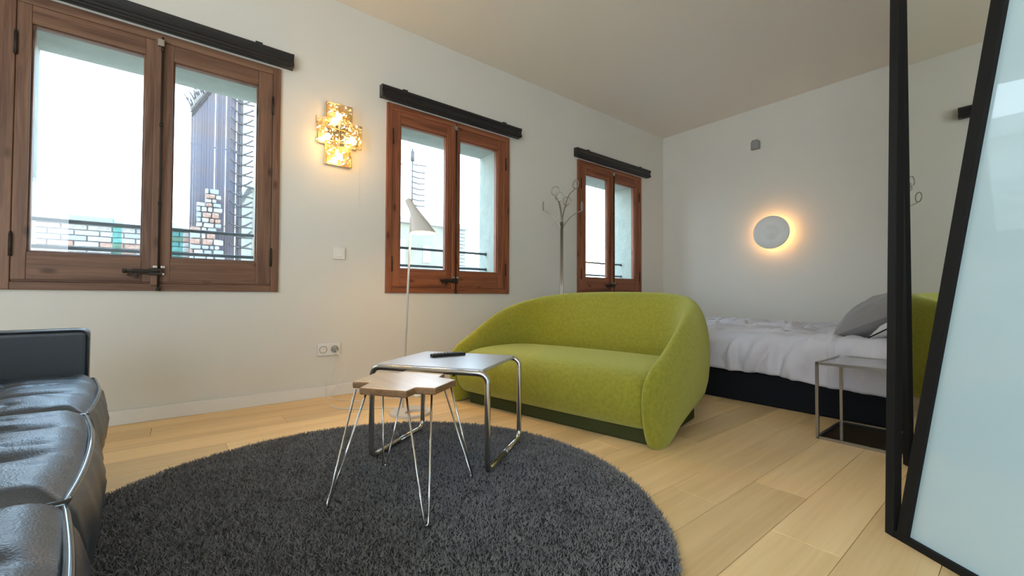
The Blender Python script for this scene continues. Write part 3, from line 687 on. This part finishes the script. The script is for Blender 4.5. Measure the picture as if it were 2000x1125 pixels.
q.add(vs, [(0,3,2,1),(4,5,6,7),(0,1,5,4),(1,2,6,5),(2,3,7,6),(3,0,4,7)]); q.build('top_rail', STEEL, fp, bevel=.0015, fix=True)
q = MB(); pts = [(.028, .02), (LEN+.2, .02), (LEN+.2+shear*TH, TH), (.028+shear*TH, TH)]
q.add([PP(a_, h_, d_) for d_ in (.002, -.004) for a_, h_ in pts], [(0,1,2,3),(7,6,5,4),(0,4,5,1),(1,5,6,2),(2,6,7,3),(3,7,4,0)]); q.build('frosted_pane', FROST, fp, fix=True)
# upright post sharing the lower corner
q = MB(); bs = Vector((1.688, .288, 0))-PA; tp = Vector((1.680, .246, TH+.03))-PA; dr = Vector((.784, -.62, 0)); dq = Vector((.62, .784, 0))
vs = []
for c_ in (bs, tp):
    for a_, d_ in ((-.012, -.014), (.013, -.014), (.013, .014), (-.012, .014)): vs.append(c_+dr*a_+dq*d_)
q.add(vs, [(0,1,2,3),(7,6,5,4),(0,4,5,1),(1,5,6,2),(2,6,7,3),(3,7,4,0)]); q.build('upright_post', STEEL, fp, bevel=.002, fix=True)

# ------------------------------------------------------------------ black leather sofa
bs_ = empty('leather_sofa', (-.240, 2.14, 0), math.atan2(-.996, .089), 'tufted black leather sofa with a square arm at the left edge', 'sofa')
# local x: along the front edge towards the viewer; local y: depth is negative (behind the front edge), +y towards the rug
SB = .17
q = MB(); q.box((-.10, -.84, SB-.02), (1.95, -.05, .27)); q.build('seat_base', LEATHER, bs_, bevel=.02, seg=3)
def arm(x0, x1):
    q = MB(); q.box((x0, -.84, SB-.01), (x1, -.012, .585)); a__ = q.build('armrest', LEATHER, bs_, bevel=.018, seg=4)
    q = MB()
    for x_ in (x0+.002, x1-.002): q.tube(rounded_path([(x_, -.82, .583), (x_, -.016, .583), (x_, -.016, SB)], .03, 5), .0035, 6)
    q.build('piping', PIPING, a__)
arm(-.105, -.005); arm(1.90, 2.0)
q = MB(); q.box((-.005, -.84, SB), (1.90, -.66, .72)); q.build('backrest', LEATHER, bs_, bevel=.03, seg=4)
CW = .628
def cushion(x0, seed):
    ns, nd = 66, 62; s0 = np.linspace(0, 1, ns); d0 = np.linspace(0, 1, nd)
    S, Dp = np.meshgrid(s0, d0, indexing='ij'); DEP = .66
    xs_ = S*CW; ys_ = -Dp*DEP
    edge = np.minimum(np.minimum(S, 1-S)*CW, np.minimum(Dp, 1-Dp)*DEP)
    rnd = .028*(1-np.clip(edge/.045, 0, 1))**2
    hgt = .432+.014*np.sin(PI*S)*np.sin(PI*Dp)-rnd
    gx = (xs_ % (CW/3)); gx = np.minimum(gx, CW/3-gx); gy = ((-ys_+.02) % .215); gy = np.minimum(gy, .215-gy)
    mask = np.clip(edge/.09, 0, 1)
    wob = fbm(xs_*9, ys_*9, seed, 3)
    puff = .022*(1-.75*(1-np.clip(gx/.05, 0, 1))**2.2)*(1-.45*(1-np.clip(gy/.06, 0, 1))**2)
    hgt += (puff-.018)*mask
    btn = np.exp(-(gx**2+gy**2)/.022**2); hgt -= .020*btn*mask
    hgt += .0028*wob*mask
    hgt += -.006*np.exp(-(np.abs(fbm(xs_*26, ys_*6, seed+4, 2))/.12)**2)*mask
    bul = .018*np.sin(PI*S)
    # front edge bows out a touch
    ys_ = ys_+bul*(1-Dp)**3
    q = MB(); q.grid(np.stack([xs_, ys_, hgt], -1)[::, ::-1])
    top = q.build('cushion', LEATHER, bs_, (x0, 0, 0), fix=False)
    # boxing (side band)
    per = [(S_, 0) for S_ in np.linspace(0, 1, 30)]+[(1, D_) for D_ in np.linspace(0, 1, 20)[1:]]+[(S_, 1) for S_ in np.linspace(1, 0, 12)[1:]]+[(0, D_) for D_ in np.linspace(1, 0, 20)[1:-1]]
    rings = []
    for z_, o_ in ((.405, 0), (.385, .012), (.33, .024), (.27, .020), (.225, .004), (.215, -.02)):
        R_ = []
        for a_, d_ in per:
            nx_ = (-1 if a_ == 0 else (1 if a_ == 1 else 0)); ny_ = (1 if d_ == 0 else (-1 if d_ == 1 else 0))
            wr_ = .004*math.sin(a_*31+z_*40+seed)*math.sin(z_*60+a_*12) if d_ == 0 else 0
            R_.append(Vector((a_*CW+nx_*min(o_, .0), -d_*DEP+ny_*(o_+wr_)+.018*math.sin(PI*a_)*(1-d_)**3, z_-(0.018*math.sin(PI*d_) if 0 else 0))))
        rings.append(R_)
    q = MB(); q.loft(rings[::-1], cap0=True, cap1=False); q.build('boxing', LEATHER, top, fix=True)
    q = MB(); R_ = [Vector((a_*CW*(1-.008)+.002, -d_*DEP+.002+.018*math.sin(PI*a_)*(1-d_)**3, .406+.003*math.sin(a_*9+seed))) for a_, d_ in per]
    q.tube(R_, .0055, 8, closed=True); q.build('piping', PIPING, top)
    for i in (1, 2):
        for j in range(1, 3):
            q = MB(); q.lathe([(.011, 0), (.011, .004), (.007, .008), (.002, .009)], 14, (i*CW/3, -(j*.215-.02), .408)); q.build('button', LEATHER, top)
for k in range(3): cushion(.0+k*(CW+.004), 3+k*7)
for x_ in (-.07, 1.94):
    for y_ in (-.06, -.78):
        q = MB(); q.box((x_-.02, y_-.018, -.0), (x_+.02, y_+.018, SB)); q.build('leg', DCHROME, bs_, bevel=.003)

# ------------------------------------------------------------------ outside: rooftops seen through the panes
# brick parapet beyond window 1
pw = empty('brick_parapet', (-1.0, 6.6, 0), 0, 'low whitewashed brick parapet wall across from the nearest window', 'parapet')
q = MB(); q.box((-1.6, .03, -1.0), (1.45, .28, 1.50)); q.build('mortar_core', MORTAR, pw)
q = MB(); q.box((-1.6, -.03, 1.50), (1.40, .30, 1.535)); q.build('coping', MORTAR, pw, bevel=.006)
q = MB(); q.box((.0, .05, 1.535), (.38, .22, 1.60)); q.build('cap_block', PALEB, pw, bevel=.004)
bm_ = {}; cnt = 0
for r in range(11):
    z_ = 1.498-(r+1)*.062; x_ = -.62+(r % 2)*.10
    while x_ < 1.36 and cnt < 260:
        k = random.choices((0, 1, 2), (.22 if x_ < .95 else .6, .55, .23))[0]; L_ = .19
        if k not in bm_:
            q = MB(); q.box((0, 0, 0), (L_, .05, .052)); o = q.build('brick', BRICKC[k], pw, bevel=.004, seg=1); bm_[k] = o
        else:
            o = bm_[k].copy(); COL.objects.link(o)
        o.location = (x_, random.uniform(-.006, .012), z_); o.rotation_euler = (0, 0, random.uniform(-.02, .02)); x_ += .202; cnt += 1
# rubble pier
rp_ = empty('rubble_pier', (.22, 6.30, 0), 0, 'crumbling rubble stone pier leaning on the spiked screen', 'stone pier')
q = MB(); q.box((-.13, -.03, -.6), (.11, .12, 1.50)); q.box((-.07, -.03, 1.50), (.11, .12, 1.78)); q.box((.01, -.03, 1.78), (.11, .12, 1.98)); q.build('core', MORTAR, rp_)
def stone(w_, h_, d_):
    q = MB(); vs = []
    for sx in (-1, 1):
        for sy in (-1, 1):
            for sz in (-1, 1): vs.append((sx*w_*random.uniform(.36, .5), sy*d_*random.uniform(.4, .5), sz*h_*random.uniform(.36, .5)))
    q.add(vs, [(0,1,3,2),(4,6,7,5),(0,4,5,1),(2,3,7,6),(0,2,6,4),(1,5,7,3)]); return q
z_ = .95
while z_ < 1.98:
    h_ = random.uniform(.05, .085); x0 = -.14 if z_ < 1.5 else (-.08 if z_ < 1.78 else 0); x_ = x0
    while x_ < .11:
        w_ = random.uniform(.04, .12); stone(w_, h_, .08).build('stone', random.choice([BRICKC[0], BRICKC[1], BRICKC[1], BRICKC[2]]), rp_, (x_+w_/2, -.045+random.uniform(-.01, .01), z_+h_/2), bevel=.012, fix=True); x_ += w_
    z_ += h_
# spiked screen of vertical slats
ss = empty('spiked_screen', (.36, 6.50, 0), 0, 'tall dark screen of vertical steel slats with a crown of curved spikes', 'screen')
x_ = -.28; k = 0
while x_ < .215:
    top_ = 2.97+(x_+.28)*1.85
    q = MB(); q.box((0, 0, .2), (.026, .03, top_)); q.build('slat', SLAT, ss, (x_, random.uniform(0, .01), 0)); x_ += (.0268 if (k % 4 or x_ < -.1) else .034); k += 1
q = MB(); q.box((.225, -.02, .2), (.262, .03, 4.2)); q.build('post', SPIKE, ss)
q = MB(); q.tube([(-.285, -.02, 2.97), (.0, -.02, 3.50), (.22, -.02, 3.9)], .010, 6); q.build('top_bar', SPIKE, ss)
q = MB(); q.tube([(-.285, .05, 1.6), (.22, .05, 1.6)], .01, 6); q.tube([(-.285, .05, 2.6), (.22, .05, 2.6)], .01, 6); q.build('cross_bar', SPIKE, ss)
for i in range(26):
    x_ = -.28+i*.0115; zb_ = 2.99+(x_+.28)*1.85; ln = random.uniform(.13, .2)
    for kk in range(2):
        q = MB(); sw_ = (.35+.65*(1-i/26))*(.5+.5*kk)*random.uniform(.6, 1.2)
        q.tube(spline([(x_+.012, 0, zb_-.06), (x_, -.02*kk, zb_+.02), (x_-.045*sw_, -.03*kk, zb_+ln*.55), (x_-.12*sw_, -.04*kk, zb_+ln*.95)], 3), [.008, .008, .0075, .007, .007, .006, .006, .005, .004, .003], 5)
        q.build('spike', SPIKE, ss)
for i in range(19):
    z_ = 1.33+i*.135
    for (dx, dz) in ((-.12, .05), (.14, -.01), (.13, .075)):
        q = MB(); q.tube(spline([(.243, -.025, z_), (.243+dx*.5, -.04, z_+dz*.35), (.243+dx, -.06, z_+dz+random.uniform(-.01, .01))], 3), .012, 5); q.build('spike', SPIKE, ss)
# cream house behind the screen
ch = empty('cream_house', (1.2, 7.8, 0), 0, 'pale cream rendered house behind the spiked screen', 'building')
q = MB(); q.box((-.32, 0, -2), (.85, 2.0, 2.42)); q.build('wall', CREAM, ch)
q = MB(); q.box((-.38, -.06, 2.42), (.9, 2.05, 2.50)); q.build('cornice', PALEB, ch)
mg = tag(MB().tube([(.90, 7.4, 1.2), (.90, 7.4, 3.3)], .008, 6).tube([(1.02, 7.4, 1.2), (1.02, 7.4, 3.3)], .008, 6).tube([(.90, 7.4, 3.0), (1.02, 7.4, 3.0)], .006, 6).tube([(.90, 7.4, 2.6), (1.02, 7.4, 2.6)], .006, 6).build('roof_mast', SPIKE), 'thin twin pole mast on the roof behind the spiked screen', 'mast')
# translucent turquoise strips at the first guard rail
for (xa, xb, lab) in ((-.315, -.275, 'narrow translucent turquoise strip behind the left pane of the nearest window'), (-.052, .012, 'wider translucent turquoise strip behind the right pane of the nearest window')):
    tag(MB().box((xa, D+.236, .90), (xb, D+.239, 1.165)).build('turquoise_strip', TEAL), lab, 'plastic strip', 'turquoise strips on the guard rail')
# neighbour house through the middle window
nh = empty('neighbour_house', (4.6, 9.0, 0), 0, 'old plastered rooftop house seen through the middle window', 'building')
q = MB(); q.box((-1.5, 0, -2), (1.02, 3.0, 2.38)); q.build('wall', CREAM, nh)
q = MB(); q.box((-1.55, -.07, 2.38), (1.09, 3.05, 2.50)); q.build('cornice', MORTAR, nh, bevel=.01)
q = MB(); q.box((-.72, -.012, 1.25), (-.58, 0, 2.0)); q.box((-.15, -.012, 1.5), (.05, 0, 1.9)); q.build('plaster_patch', PALEB, nh)
z_ = 1.3; cnt = 0; bk = None
while z_ < 2.36:
    for x_ in ((.62, .80) if cnt % 2 else (.70, .86)):
        if bk is None: bk = MB().box((0, -.03, 0), (.16, 0, .075)).build('brick', BRICKC[2], nh, bevel=.006, seg=1); o = bk
        else: o = bk.copy(); COL.objects.link(o)
        o.location = (x_, random.uniform(-.005, .005), z_)
    z_ += .088; cnt += 1
an = empty('roof_antenna', (4.13, 8.9, 2.3), 0, 'television antenna mast with many crossbars on the neighbouring roof', 'antenna')
q = MB(); q.tube([(0, 0, 0), (0, 0, 1.78)], .018, 8); q.tube([(0, 0, 1.50), (.0, 0, 1.72)], .045, 8); q.build('mast', SPIKE, an)
q = MB(); q.tube([(.02, 0, 1.42), (.42, .1, 1.48)], .012, 6)
for i in range(6): q.tube([(.06+i*.06, -.08, 1.34+i*.012), (.10+i*.06, .12, 1.52+i*.012)], .008, 6)
q.build('yagi', SPIKE, an)
for i in range(7):
    q = MB(); z_ = 1.28-i*.13; q.tube([(-.02, 0, z_), (.16, .02, z_-.015), (.33, .04, z_+.01)], .016, 6); q.build('dipole', SPIKE, an)
fa = tag(MB().tube([(-.0, 0, 0), (0, 0, 1.9)], .012, 6).tube([(-.12, 0, 0), (-.12, 0, 1.7)], .012, 6).tube([(-.22, 0, 0), (-.22, 0, 1.6)], .012, 6).tube([(-.3, 0, 1.3), (.1, 0, 1.3)], .012, 6).build('antenna_rack', SPIKE, loc=(3.98, 9.3, 2.51)), 'thin rack of vertical aerial rods left of the antenna mast', 'antenna')
# pale distant houses
for (x0, x1, y_, zt, mt, lab) in ((6.0, 7.6, 11.2, 1.62, PALEB, 'distant pale low house seen low in the middle window'), (9.6, 11.6, 14, 1.9, STONEB, 'distant light stone house low behind the middle window'), (11.9, 13.4, 12.5, 1.55, CREAM, 'distant beige roof block seen low in the farthest window')):
    t = empty('distant_house', ((x0+x1)/2, y_, 0), 0, lab, 'building', 'pale houses beyond the rooftops')
    w2 = (x1-x0)/2
    q = MB(); q.box((-w2, 0, -3), (w2, 2, zt)); q.build('wall', mt, t); q = MB(); q.box((-w2-.08, -.08, zt), (w2+.08, 2.08, zt+.09)); q.build('roof', MORTAR, t)
    for k in range(3):
        q = MB(); q.box((-w2*.7+k*w2*.6, -.015, zt-.75), (-w2*.7+k*w2*.6+.22, 0, zt-.35)); f_ = q.build('window', TERR, t)
# building across the street, reflected in the frosted panel
tb = empty('corniced_house', (-6.3, 20, 0), math.radians(6), 'tall light stone house with cornice across the street, reflected in the glass panel', 'building')
q = MB(); q.box((-2.2, 0, -6), (.95, 6, 4.25)); q.build('wall', STONEB, tb)
q = MB(); q.box((-2.4, -.12, 4.25), (1.05, 6, 4.33)); q.box((-2.4, -.2, 4.52), (1.1, 6, 4.62)); q.box((-2.2, 0, 4.33), (.95, 6, 4.52)); q.build('cornice', STONEB, tb, bevel=.02)
q = MB(); q.loft([[Vector(p) for p in ((-2.2, .1, 4.62), (.95, .1, 4.62), (.95, 6, 4.62), (-2.2, 6, 4.62))], [Vector(p) for p in ((-2.2, .5, 5.35), (.55, .5, 5.35), (.55, 5.6, 5.35), (-2.2, 5.6, 5.35))]], sm=False); q.build('roof', STONEB, tb, fix=True)
q = MB(); q.box((-3.2, -1.2, -6), (2.4, 0, 2.9)); q.build('terrace_block', TERR, tb)
for z_ in (2.9, 1.95, 1.0):
    q = MB(); q.box((-3.2, -1.28, z_), (2.4, -1.15, z_+.10)); q.build('terrace_ledge', PALEB, tb)
# ground outside
tag(MB().box((-40, D+WT+.6, -3.2), (60, 60, -3.0)).build('rooftop_ground', ROOFT), kind='structure')
